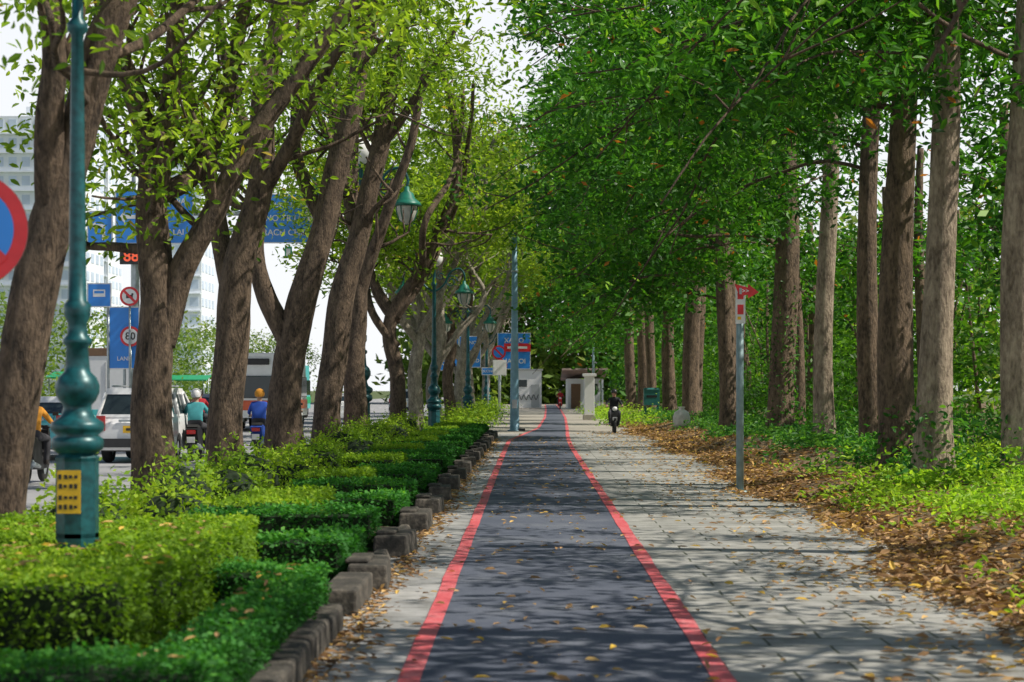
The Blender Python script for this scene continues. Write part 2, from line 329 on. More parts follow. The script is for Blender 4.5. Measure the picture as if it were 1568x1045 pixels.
# ------------------------------------------------------------ hedges
def hedge(name,parts,L,dens,m,hexa=False,jit=.018):
    b=MB()
    for (x0,x1,y0,y1,h) in parts:
        ins=.05
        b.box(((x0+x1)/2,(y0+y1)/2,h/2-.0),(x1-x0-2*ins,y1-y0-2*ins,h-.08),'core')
        faces=[('t',(x1-x0)*(y1-y0)),('r',(y1-y0)*h),('l',(y1-y0)*h*.5),('f',(x1-x0)*h*1.0),('b',(x1-x0)*h*.4)]
        for k,A in faces:
            n=int(A*dens); u=rng.random(n);v=rng.random(n); j=rng.normal(0,jit,n)
            wob=lambda a,c:.018*np.sin(a*2.7+c)+.01*np.sin(a*9.3+c*2)
            if k=='t': x=x0+u*(x1-x0);y=y0+v*(y1-y0);z=h+j+wob(x,1)+wob(y,2)+(rng.random(n)<.03)*rng.random(n)*.06
            if k=='r': x=x1+j+wob(v*h,3);y=y0+u*(y1-y0);x=x+wob(y,4);z=.03+v*h
            if k=='l': x=x0+j;y=y0+u*(y1-y0);z=.03+v*h
            if k=='f': y=y0+j;x=x0+u*(x1-x0);y=y+wob(x,5);z=.03+v*h
            if k=='b': y=y1+j;x=x0+u*(x1-x0);z=.03+v*h
            ex=np.minimum(x-x0,x1-x).clip(0,.04); ey=np.minimum(y-y0,y1-y).clip(0,.04)
            if k=='t': z=z-(.04-ex)*.5-(.04-ey)*.5
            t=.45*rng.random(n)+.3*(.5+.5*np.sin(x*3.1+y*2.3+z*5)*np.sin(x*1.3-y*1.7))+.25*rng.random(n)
            if k!='t': t=t*.7*(.25+.75*z/h)  # shade painted into the tint: sides darker than tops, darkest at the base
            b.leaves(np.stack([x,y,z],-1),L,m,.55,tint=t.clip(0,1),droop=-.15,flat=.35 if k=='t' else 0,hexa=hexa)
    return b.build(name)
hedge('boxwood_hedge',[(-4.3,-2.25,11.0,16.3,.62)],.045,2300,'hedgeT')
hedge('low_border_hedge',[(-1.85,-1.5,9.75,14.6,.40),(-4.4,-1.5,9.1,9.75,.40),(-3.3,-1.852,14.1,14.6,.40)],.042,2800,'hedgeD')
low=[]; lt=[]
yy=16.9;k=0
cells=[]
while yy<70:
    Lc=3.3+.3*math.sin(k*1.7)
    low.append((-3.2-.3*math.sin(k),-1.62,yy,yy+.6,.42+.02*math.sin(k*2.1)))
    if k%2==0: low.append((-2.0,-1.62,yy+.602,yy+.5+Lc*.55,.34))
    else: lt.append((-3.3,-2.35,yy+.7,yy+Lc-.3,.5))
    cells.append((yy,Lc)); yy+=Lc;k+=1
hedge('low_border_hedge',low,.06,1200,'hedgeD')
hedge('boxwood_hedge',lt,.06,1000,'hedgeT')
b=MB()
for k in range(26):
    y0=18.8+k*2.0+rng.uniform(-.4,.4); x0=-4.2+rng.uniform(-.5,.4); h=rng.uniform(.4,.8); n=int(1000/(1+y0*.01))
    th=rng.uniform(0,2*np.pi,n); ph=np.arccos(rng.random(n)); rx_,ry_=rng.uniform(.4,.75),rng.uniform(.5,.8)
    r=rng.normal(1,.08,n)*(1+.12*np.sin(th*3+k)+.1*np.sin(ph*6+th*2))
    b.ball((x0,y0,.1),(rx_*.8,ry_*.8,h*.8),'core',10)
    P=np.stack([x0+r*rx_*np.sin(ph)*np.cos(th),y0+r*ry_*np.sin(ph)*np.sin(th),.1+r*h*np.cos(ph)],-1)
    b.leaves(P,.085,'hedgeT',.5,tint=(.5*rng.random(n)+.5*rng.random()).clip(0,1),droop=-.3,hexa=False)
b.build('shrub_bed')
b=MB(); n=6000; y=9+rng.random(n)*60; x=rng.uniform(-5.7,-3.2,n)
b.leaves(np.stack([x,y,.07+rng.random(n)*.12],-1),.09,'cover',.5,droop=-.1,hexa=False); b.build('bed_undergrowth')
b=MB()
for i in range(6): b.box((-1.4+rng.uniform(-.02,.02),8.6+i*1.0,.095+rng.uniform(-.01,.01)),(.17,.95,.2),'kerb',rz=rng.uniform(-.02,.02))
b.build('bed_kerb',bevel=.03)
b=MB()
for yy,Lc in cells:
    ln=rng.uniform(.8,1.25)
    b.box((-1.41,yy+.35,.11),(.36,ln,.22+rng.uniform(-.02,.02)),'kerb',rz=rng.uniform(-.05,.05),top=(.9,.96)); b.box((-1.49,yy+.32,.24),(.2,ln*.6,.04),'kerb')
    b.box((-1.51,yy+.9+(Lc-1.1)/2,.05),(.18,Lc-1.15,.1),'conc' if rng.random()<.6 else 'kerb',top=(.6,1))
b.box((-1.45,15.6,.1),(.28,1.5,.2),'kerb')
b.build('bed_kerb',bevel=.035)

# ------------------------------------------------------------ trees
def smooth(P,n):
    P=np.array(P,float); tt=np.linspace(0,len(P)-1,n)
    Q=[]
    for u in tt:
        i=min(int(u),len(P)-2); f=u-i
        p0=P[max(i-1,0)];p1=P[i];p2=P[i+1];p3=P[min(i+2,len(P)-1)]
        Q.append(.5*((2*p1)+(-p0+p2)*f+(2*p0-5*p1+4*p2-p3)*f*f+(-p0+3*p1-3*p2+p3)*f**3))
    return np.array(Q)
def branch_out(b,bark,start,dirv,length,r,depth,tips,wig=.25,up=.1):
    n=6; P=[np.array(start)]; d=nrm(np.array(dirv,float))
    for i in range(n):
        d=nrm(d+rng.normal(0,wig,3)*.6+np.array([0,0,up])); P.append(P[-1]+d*length/n)
    P=np.array(P); b.tube(smooth(P,10),np.linspace(r,r*.45,10),bark,6,.04)
    if depth==0: tips.append(P[-1]); tips.append(P[-3]); return
    for k in range(rng.integers(2,4)):
        i=rng.integers(3,7); dd=nrm(P[i]-P[i-1]+rng.normal(0,.7,3)); branch_out(b,bark,P[i],dd,length*rng.uniform(.55,.8),r*.5,depth-1,tips,wig,up)
def left_tree(Y,mains,bark='barkL',nl=60,leaf='leafL',L=.17,sig=.38,zmin=5.0,sub=5,hexa=True,cx=9,cz=0):
    b=MB(); tips=[]
    for bi,(pts,ra,rb) in enumerate(mains):
        P=np.array([(p[0],Y+(p[2] if len(p)>2 else 0),p[1]) for p in pts]); n=max(14,len(P)*7)
        Q=smooth(P,n); R=np.linspace(ra,rb,n)
        if bi==0: R=R*(1+.45*np.exp(-(Q[:,2]-0)/.35))
        Q=Q+.025*np.stack([np.sin(Q[:,2]*2.3+Y),np.cos(Q[:,2]*1.9+Y),0*Q[:,2]],-1)
        b.tube(Q,R,bark,18,.045)
        cand=[i for i in range(n) if Q[i,2]>zmin-1.2]
        for k in range(sub):
            if not cand: break
            i=cand[rng.integers(0,len(cand))]
            d=np.array([rng.normal(0,1),rng.normal(0,1),rng.uniform(-.1,.9)])
            branch_out(b,bark,Q[i],d,rng.uniform(1.2,2.4),max(.025,R[i]*.35),1,tips)
        tips.append(Q[-1])
    T=np.array(tips); T=T[T[:,2]>zmin-.6]
    T=np.vstack([T+rng.normal(0,.3,T.shape),T+rng.normal(0,.5,T.shape)])
    T=T[~((T[:,0]>cx)&(T[:,2]<cz))]
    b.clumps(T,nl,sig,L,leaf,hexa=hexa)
    return b.build('street_tree')
left_tree(17.6,[([(-4.80,-.1),(-4.68,1.1),(-4.44,2.25),(-4.2,3.4),(-3.95,4.3),(-3.68,5.0),(-3.3,5.9,.3),(-2.9,7.2,.6)],.24,.11),
   ([(-4.25,3.2),(-4.25,4.0,-.2),(-4.15,4.7,-.3),(-4.2,5.6,-.4),(-4.1,6.8,-.5)],.14,.08)],zmin=5.4,nl=40,L=.14,sig=.3)
left_tree(26.7,[([(-5.04,-.1),(-5.08,1.66),(-5.05,3.0),(-5.08,4.0),(-5.1,4.7),(-5.3,5.5),(-5.65,6.5),(-5.9,7.8)],.29,.10),
   ([(-5.05,3.9),(-4.95,4.9),(-4.8,5.8,-.3),(-4.6,6.9,-.6),(-4.4,8.2,-.8)],.17,.08),
   ([(-5.0,2.3),(-4.75,3.2),(-4.25,4.05),(-3.75,5.1),(-3.05,6.05),(-2.2,7.1),(-1.6,8.2)],.2,.08),
   ([(-5.0,4.3),(-4.5,4.7,.3),(-4.16,5.87,.5),(-3.9,7.2,.8),(-3.7,8.5,1)],.15,.07)],zmin=4.7,nl=40,L=.16,sig=.32,cx=-3.2,cz=5.6)
left_tree(33.6,[([(-5.18,-.1),(-5.14,1.66),(-4.98,3.5),(-4.62,5.1),(-4.5,6.8),(-4.2,8.4),(-3.9,10)],.33,.12),
   ([(-5.05,3.2),(-5.3,4.3,.3),(-5.7,6.0,.5),(-6.1,7.8,.6),(-6.2,9.2,.6)],.18,.08),
   ([(-4.6,5.0),(-3.9,6.0,-.5),(-3.2,7.2,-1),(-2.4,8.2,-1.3)],.14,.06)],zmin=5.2,nl=42,sig=.34,cx=-3.7,cz=6.6)
left_tree(45.5,[([(-5.7,-.1),(-5.62,1.64),(-5.5,2.8),(-5.07,4.3),(-4.7,5.8),(-4.25,7.6),(-3.8,9.7),(-3.2,11.6)],.42,.17),
   ([(-5.52,2.6),(-6.05,3.8),(-6.32,4.9),(-6.3,6.4),(-6.9,8.8),(-7.2,10.5)],.25,.1),
   ([(-4.8,5.5),(-5.4,7.0,.5),(-5.5,9.0,.8),(-5.3,11,.9)],.18,.08)],zmin=6.0,nl=45,sig=.34,cx=-4.9,cz=8.3)
left_tree(52,[([(-5.4,-.1),(-5.3,1.6),(-4.94,4.2),(-4.35,6.4),(-3.84,8.8),(-3.3,11.9)],.40,.18),
   ([(-4.6,5.6),(-4.9,7.2,.6),(-5.3,9.4,1),(-5.5,11.5,1)],.18,.08),([(-4.0,8),(-2.9,9.4,-.4),(-2.0,11,-.6)],.14,.06)],zmin=6.8,nl=45,cx=-5.0,cz=8.9)
left_tree(61.7,[([(-5.46,-.1),(-5.5,2.4),(-5.36,5.7),(-5.6,8.7),(-5.4,12)],.38,.13),([(-5.35,4.6),(-4.7,6.6,-.3),(-3.8,9,-.6),(-3.2,12,-.8)],.22,.1)],zmin=6.5,nl=50,cx=-6.0,cz=9.9)
def generic_left(Y,X,bark,nl):
    j=lambda s:rng.normal(0,s)
    m=[([(X,-.1),(X+j(.15),2),(X+j(.3),4),(X+.6+j(.4),6.5),(X+1.2+j(.5),9.5),(X+1.5,13.5)],.32,.1)]
    for k in range(5):
        s=1 if k%2 else -1; z0=rng.uniform(2.2,5.5)
        m.append(([(X,z0),(X+s*.8,z0+1.2,j(.5)),(X+s*1.3+j(.3),z0+3,j(1)),(X+s*2+j(.4),z0+5.2,j(1)),(X+s*2.6+j(.4),z0+8.0,j(1))],.17,.06))
    left_tree(Y,m,bark=bark,nl=nl,zmin=6.4,L=.26,sig=.5,sub=6,hexa=False,cx=-3.6,cz=7.6)
for Y,X,bk in [(69.5,-4.75,'barkL'),(80,-4.6,'barkF'),(89,-4.2,'barkF'),(99.8,-4.0,'barkL'),(110,-3.9,'barkF'),(123,-3.7,'barkF'),(140,-3.2,'barkF')]: generic_left(Y,X,bk,30)

def right_tree(Y,X,r,bark='barkR',H=11,nlimb=15,nl=100,L=.19,sig=.36,zlo=5.6,reach=6.0,nc=8,name='avenue_tree',lean=0,back=.25,hexa=True,xmin=-1.2,drop=.5,lr=.24):
    b=MB(); z0=float(bz(X,Y))-.15
    n=34; Ht=H+1.5; z=np.linspace(z0,Ht,n); Q=np.stack([X+lean*(z-z0)+.1*np.sin(z*.5+Y),Y+.08*np.sin(z*.6+X),z],-1)
    R=np.interp(z,[z0,Ht],[r,r*.45])*(1+.5*np.exp(-(z-z0)/.35)); b.tube(Q,R,bark,20,.04)
    C=[]
    for k in range(nlimb):
        zi=rng.uniform(zlo+.2,H); i=np.argmin(abs(z-zi)); 
        a=rng.uniform(0,2*np.pi) if k%3==0 else math.pi+rng.normal(0,.6)
        f=(math.cos(a-math.pi)+1)/2
        rl=reach*(back+(1-back)*f)*rng.uniform(.65,1.1)
        P=[Q[i]]; d=np.array([math.cos(a),math.sin(a),rng.uniform(.1,.5)])
        for s_ in range(6):
            d=nrm(d+rng.normal(0,.16,3)+np.array([0,0,-.08])); P.append(P[-1]+d*rl/6)
        P=smooth(P,14); b.tube(P,np.linspace(R[i]*lr,.012,14),'barkL',6,.03)
        for q in range(nc):
            t=rng.uniform(.25,1)*13; p=P[int(t)]+rng.normal(0,.6,3)*np.array([1,1,.55]); p[2]-=rng.random()*drop
            if p[2]<zlo-.4: p[2]=zlo-.4+rng.random()*.6
            if p[0]<xmin: continue
            C.append(p)
            if q%2==0: b.tube([P[int(t)],(P[int(t)]+p)/2+rng.normal(0,.08,3),p],[.018,.012,.006],'barkL',4,caps=False)
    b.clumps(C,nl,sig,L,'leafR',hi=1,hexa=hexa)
    return b.build(name)
# trees beside and behind the viewpoint: their crowns shade the near path
right_tree(6.5,7.2,.3,zlo=6.2,H=8.8,reach=7.5,nlimb=10,nc=7,nl=50,L=.24,sig=.38,xmin=-3,hexa=False)
right_tree(12.5,7.8,.3,zlo=5.9,H=8.8,reach=7.5,nlimb=11,nc=7,nl=52,L=.24,sig=.38,xmin=-3,hexa=False)
right_tree(20,8.4,.3,zlo=6.3,H=8.8,reach=7.6,nlimb=11,nc=9,nl=52,L=.18,sig=.31,xmin=-1.2,drop=2.2,lr=.15)
right_tree(28.2,7.0,.30,'barkR1',zlo=6.0,reach=7.6,nlimb=12,nl=70,H=9.2,xmin=-2,lr=.17)
right_tree(29.8,6.1,.28,'barkR1',zlo=5.9,reach=7.0,nlimb=11,nl=70,H=9.2,xmin=-2,lr=.17)
right_tree(34.8,6.45,.34,zlo=5.9,reach=8.0,nlimb=15,nl=80,H=9.8,xmin=-2,lr=.18)
right_tree(40.2,6.85,.25,zlo=5.9,reach=8.0,nlimb=17,nl=105,H=10.8,xmin=-2,hexa=False,L=.2)
right_tree(47.5,7.05,.26,'barkR1',zlo=5.7,reach=8.2,nlimb=18,nl=108,H=12.2,xmin=-2.2,hexa=False,L=.21)
right_tree(55,6.95,.40,zlo=5.3,reach=7.9,nlimb=19,nl=110,H=13.4,xmin=-2,hexa=False,L=.21)
right_tree(57.5,7.6,.2,zlo=5.3,reach=5,nlimb=8,nl=80,H=11,hexa=False,L=.21)
for Y,X,r in [(64,6.2,.3),(69,6.8,.24),(79,6.4,.36),(86,7.2,.26),(97,6.7,.34),(108,6.4,.28),(120,6.6,.36),(134,6.6,.36)]:
    far=Y>90
    right_tree(Y,X,r,zlo=4.7,reach=7.4,nl=66 if far else 62,L=.3,sig=.65 if far else .55,nlimb=20 if far else 18,nc=9,H=13+(Y-64)*.13,hexa=False,xmin=-1.1)
for Y,X,r in [(33,10.0,.2),(44,10.5,.22),(52,10.2,.2),(62,11,.25),(75,10.5,.25)]:
    right_tree(Y,X,r,zlo=4.5,reach=2.5,nl=40,L=.26,sig=.5,nlimb=6,nc=6,H=6.5,name='grove_tree',hexa=False,back=.8)
b=MB()
C=[]
for k in range(600):
    y=rng.uniform(24,150); x=11.8+rng.random()*4+ .3*rng.normal(); z=.4+rng.random()**1.1*6.6
    C.append((x,y,z))
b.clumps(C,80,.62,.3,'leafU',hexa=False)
for k in range(60):
    y=rng.uniform(26,130); x=rng.uniform(11,15); b.tube(smooth([(x,y,0),(x+rng.normal(0,.3),y,3),(x+rng.normal(0,.8),y,7)],8),np.linspace(.07,.03,8),'barkR',6)
b.build('understorey_thicket')
b=MB(); C=[(8.0+rng.random()*2.4,rng.uniform(50,135),.3+rng.random()**2*2.4) for k in range(210)]
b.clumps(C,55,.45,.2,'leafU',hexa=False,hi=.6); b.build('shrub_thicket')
def mass(name,n,fx,fy,fz,nl,sig,L,m):
    b=MB(); C=np.stack([fx(n),fy(n),fz(n)],-1); b.clumps(C,nl,sig,L,m,hexa=False); 
    return b.build(name)
U=lambda a,c:(lambda n:rng.uniform(a,c,n))
mass('distant_trees',520,U(-14,24),U(222,250),lambda n:rng.random(n)**1.15*32,90,1.8,1.3,'leafF')
mass('distant_trees',260,U(18,34),U(30,230),lambda n:rng.random(n)*13,80,1.5,.8,'leafF')
mass('distant_trees',300,lambda n:-32+rng.normal(0,2.5,n),U(75,260),lambda n:.5+rng.random(n)**1.3*7,90,1.2,.45,'leafF')
mass('distant_trees',300,U(6.5,20),U(130,205),lambda n:.5+rng.random(n)*20,80,1.4,.6,'leafR')
mass('distant_trees',160,lambda n:-29+rng.normal(0,1,n),U(50,110),lambda n:.5+rng.random(n)*2.2,80,.7,.25,'leafF')
mass('roadside_shrubs',140,U(-4.6,-1.9),U(74,135),lambda n:.15+rng.random(n)*.6,60,.35,.16,'hedgeT')
mass('grass_verge',120,U(3.7,6.2),U(86,140),lambda n:.1+rng.random(n)*.25,50,.4,.16,'weed')

# ------------------------------------------------------------ lamps
def street_lamp(X,Y,gz,small=False,sc=1):
    b=MB()
    if small: b.lathe((0,0,-1.0),[(.23,0),(.23,1.05)],'teal',8,False)
    b.lathe((0,0,0),[(.0,0),(.26,0),(.26,.1),(.235,.13),(.23,.82),(.24,.86),(.2,.9)] if not small else [(.23,0),(.23,.82),(.24,.86),(.2,.9)],'teal',8,False)
    b.lathe((0,0,0),[(.2,.9),(.27,.95),(.28,1.02),(.27,1.06),(.22,1.1),(.28,1.15),(.29,1.2),(.27,1.24),(.18,1.3),(.15,1.38),(.15,1.42),(.2,1.48),(.235,1.56),(.235,1.64),(.2,1.72),(.14,1.78),(.13,1.84),(.115,2.05),(.15,2.08),(.155,2.13),(.11,2.17),(.10,2.3),(.14,2.38),(.145,2.5),(.1,2.55),(.09,3.0),(.075,4.5),(.065,5.4),(.11,5.45),(.11,5.52),(.06,5.58),(.05,gz-.35),(.12,gz-.32),(.1,gz-.27)],'teal',20)
    b.ball((0,0,gz),.33,'glass',20)
    zl=gz-1.15
    for s_ in (-1,1):
        a=[(0,0,zl-.1),(s_*.35,0,zl+.15),(s_*.6,0,zl+.62),(s_*.95,0,zl+.75),(s_*1.12,0,zl+.5),(s_*1.1,0,zl+.28)]
        b.tube(smooth(a,24),.035,'teal',8)
        t=np.linspace(0,3*np.pi,30); rr=np.linspace(.24,.05,30)
        b.tube(np.stack([s_*(.62+rr*np.cos(t)),0*t,zl+.28+rr*np.sin(t)],-1),.02,'teal',6)
        b.tube(np.stack([s_*(.25+rr*.7*np.cos(t+2)),0*t,zl+.5+rr*.7*np.sin(t+2)],-1),.018,'teal',6)
        x=s_*1.1
        b.lathe((x,0,zl),[(.0,.32),(.06,.3),(.07,.2),(.16,.14),(.2,.02),(.33,-.08),(.36,-.14),(.33,-.16),(.0,-.16)],'tealL',16)
        b.lathe((x,0,zl),[(.25,-.165),(.24,-.3),(.17,-.5),(.06,-.6),(.0,-.61)],'lens',14)
        for k in range(6):
            a_=k*math.pi/3; b.tube([(x+.26*math.cos(a_),.26*math.sin(a_),zl-.16),(x+.25*math.cos(a_),.25*math.sin(a_),zl-.3),(x+.18*math.cos(a_),.18*math.sin(a_),zl-.5),(x,0,zl-.62)],.012,'tealL',4)
    b.tube(smooth([(0,0,gz-.5),(-.45,0,gz-.1),(-1.0,0,gz+.4),(-1.35,0,gz+1.1),(-1.0,0,gz+1.7),(-.45,0,gz+1.75)],30),.04,'teal',8)
    t=np.linspace(0,3*np.pi,34); rr=np.linspace(.34,.06,34)
    b.tube(np.stack([-.75+rr*np.cos(t),0*t,gz+1.15+rr*np.sin(t)],-1),.025,'teal',6)
    o=b.build('street_lamp',(X,Y,.68 if small else .06),scale=.64 if small else sc)
    if small:
        c=MB(); c.box((-.04,-.224,.5),(.25,.012,.46),'yellow')
        for zz in (.66,.56,.44,.34):
            for q in range(4): c.box((-.13+q*.055+rng.uniform(-.004,.004),-.2315,zz),(.035,.003,.05*rng.uniform(.6,1.1)),'black')
        c.build('notice_plate',parent=o)
    return o
street_lamp(-3.13,13.7,9.5,True)
for X,Y,g,sc in [(-5.55,64.5,6.92,1.35),(-3.6,73,6.45,1),(-3.2,99,6.2,1),(-2.87,125,5.6,1)]: street_lamp(X,Y,g,sc=sc)
b=MB(); b.lathe((0,0,0),[(.0,0),(.3,0),(.3,.04),(.2,.06),(.19,.5),(.17,2.2),(.13,5),(.1,8),(0,8.05)],'poleb',16)
b.box((0,-.2,1.1),(.2,.06,.35),'grey'); b.box((.28,0,.05),(.3,.5,.1),'black'); b.box((0,0,6.5),(.3,.3,.05),'steel'); b.build('utility_pole',(-.72,81,0))
b=MB(); b.lathe((0,0,0),[(.1,0),(.09,3),(.07,6.2),(0,6.25)],'pole',12); b.tube([(0,0,6.1),(-.6,0,6.5),(-1.1,0,6.5)],.04,'pole',6); b.build('utility_pole',(4.6,150,0))
# wayfinding post right
b=MB(); b.tube([(0,0,-.05),(0,0,3.38)],.062,'pole',14); b.lathe((0,0,0),[(0,.01),(.14,.01),(.14,.03),(.06,.05)],'pole',12)
b.box((0,-.075,3.08),(.16,.02,.62),'white'); b.box((0,-.088,3.22),(.1,.004,.1),'redp',rz=0); b.box((0,-.088,3.0),(.1,.004,.16),'redp'); b.box((-.02,-.088,2.86),(.06,.004,.05),'yellow')
b.add([(-.1,-.1,3.42),(.12,-.1,3.36),(.12,-.1,3.42),(.3,-.1,3.28),(.12,-.1,3.18),(.12,-.1,3.24),(-.02,-.1,3.22)],[[0,1,2,3,4,5,6][::-1]],'redp')
b.box((0,-.09,3.3),(.04,.03,.1),'steel'); o=b.build('route_marker_sign',(3.4,32.6,0)); text('>>',(.08,-.104,3.3),.1,'white',o)
b=MB(); b.box((0,0,1.3),(.75,.5,.75),'bin'); b.box((0,0,1.72),(.82,.56,.08),'bin',top=(.8,.8)); b.box((0,-.255,1.35),(.5,.01,.12),'black'); b.box((.3,0,.45),(.1,.1,.9),'bin'); b.box((-.3,0,.45),(.1,.1,.9),'bin')
b.build('litter_bin',(5.75,96,0),bevel=.02)
b=MB()
b.lathe((0,0,0),[(.0,0),(.3,.0),(.34,.15),(.33,.4),(.27,.58),(.12,.66),(.1,.7),(.16,.78),(.06,.76),(0,.72)],'bag',16); b.build('white_sack',(5.7,76,.25))
# ------------------------------------------------------------ signs
def round_sign(X,Y,Z,r,kind,polex=0):
    b=MB(); b.tube([(polex,.05,-Z),(polex,.05,r*.8)],.04,'steel',10)
    b.disc((0,.012,0),r,'steel'); b.disc((0,0,0),r,'redp')
    b.disc((0,-.004,0),r*.76,'blue' if kind=='np' else 'white')
    if kind in('np','truck'):
        c=math.cos(math.pi/4); w=r*.09; Lh=r*.8
        b.add([(-c*Lh-w,-.008,c*Lh-w),(c*Lh-w,-.008,-c*Lh-w),(c*Lh+w,-.008,-c*Lh+w),(-c*Lh+w,-.008,c*Lh+w)],[(0,1,2,3)],'redp')
    if kind=='truck': b.box((0,-.006,-.02*r),(r*.7,.002,r*.35),'black'); b.box((r*.3,-.006,r*.22),(r*.2,.002,r*.2),'black')
    o=b.build('traffic_sign',(X,Y,Z))
    if kind=='80': text('80',(0,-.012,0),r*1.0,'black',o)
    return o
round_sign(-3.39,12,2.66,.35,'np',polex=-.12)
def panel_sign(name,X,Y,Z,w,h,m='blue',lines=(),arrow=None,post=True,posts=None,ts=.2):
    b=MB(); b.box((0,0,0),(w,.04,h),'white'); b.box((0,-.023,0),(w-.08,.006,h-.08),m)
    for px in (posts if posts is not None else ([0] if post else [])): b.tube([(px,.07,-Z),(px,.07,h*.45)],.05,'steel',8)
    y=-.03
    if arrow=='left':
        b.box((.06*w,y,0),(w*.45,.004,h*.07),'white'); b.add([(-.16*w,y-.002,h*.12),(-.16*w,y-.002,-h*.12),(-.34*w,y-.002,0)],[(0,2,1)],'white')
    if arrow=='turn':
        b.box((.15*w,y,-.12*h),(w*.12,.004,h*.45),'white'); b.box((-.03*w,y-.001,.08*h),(w*.3,.004,h*.09),'white'); b.add([(-.16*w,y-.002,h*.2),(-.16*w,y-.002,-h*.05),(-.34*w,y-.002,.08*h)],[(0,2,1)],'white')
    if arrow=='bus': b.box((0,y,.08*h),(w*.5,.004,h*.3),'white'); b.box((0,y-.003,.12*h),(w*.4,.004,h*.1),'blue')
    o=b.build(name,(X,Y,Z))
    for i,l in enumerate(lines): text(l,(0,-.035,h*.5-(i+.75)*h/(len(lines)+.5)),ts,'white',o)
    return o
panel_sign('direction_sign',-15.2,70,7.35,.9,1.2,arrow='turn',post=False)
panel_sign('direction_sign',-14.15,69.95,7.75,1.0,1.9,arrow='left',post=False)
panel_sign('direction_sign',-12.75,70,7.75,1.7,1.9,lines=('D.NGHIA','','CAT LAI'),ts=.28,post=False)
panel_sign('direction_sign',-8.6,70,7.7,2.3,1.75,lines=('Duy Khanh','H.NO TR LONG','RACH CHIEC'),ts=.3,post=False)
b=MB(); b.lathe((0,0,0),[(.16,0),(.15,6),(.1,12),(0,12.02)],'steel',12); b.tube([(-1.6,0,7.9),(7,0,7.9)],.09,'steel',8); b.tube([(-1.6,0,7.3),(7,0,7.3)],.07,'steel',8)
for k in range(7): b.tube([(-1.4+k*1.2,0,7.3),(-.8+k*1.2,0,7.9)],.03,'steel',5)
b.build('sign_gantry',(-14.0,70.2,0))
b=MB(); b.box((0,0,0),(.8,.12,.55),'black'); o=b.build('countdown_display',(-14.05,69.8,6.35)); text('88',(0,-.07,0),.55,'led',o)
panel_sign('bus_sign',-15.2,69.9,5.0,.85,.85,arrow='bus',posts=[0.3])
round_sign(-14.1,69.7,4.95,.34,'truck')
panel_sign('speed_sign',-14.35,70.0,3.5,1.1,2.2,lines=('','','','LANE'),ts=.2)
b=MB(); b.box((0,0,0),(.25,.05,.4),'greenp'); b.box((0,-.03,0),(.15,.004,.25),'white'); b.build('small_sign',(-8.55,69.8,6.5))
round_sign(-14.1,69.85,3.55,.36,'80')
panel_sign('direction_sign',-5.0,118,3.8,1.3,2.0,lines=('XA LO','HA NOI','CAT'),ts=.36)
panel_sign('direction_sign',-3.75,120,3.95,1.3,1.9,lines=('HA NO1','NO 10','LHD-CD'),ts=.3)
panel_sign('direction_sign',-1.1,120,4.0,2.0,2.2,lines=('XA LO','','HA NOI'),ts=.4)
b=MB(); b.box((0,0,0),(1.6,.05,.5),'redp'); b.box((0,-.03,0),(1.2,.004,.14),'white'); b.build('red_banner_sign',(-.9,119.7,4.2))
round_sign(-2.0,119,3.9,.42,'np'); round_sign(-1.9,118.5,3.1,.4,'np')
panel_sign('street_name_sign',-2.6,117,2.75,.75,.45,lines=('DUONG',),ts=.2)
panel_sign('notice_board',-1.9,116,2.95,.8,.9,m='white')

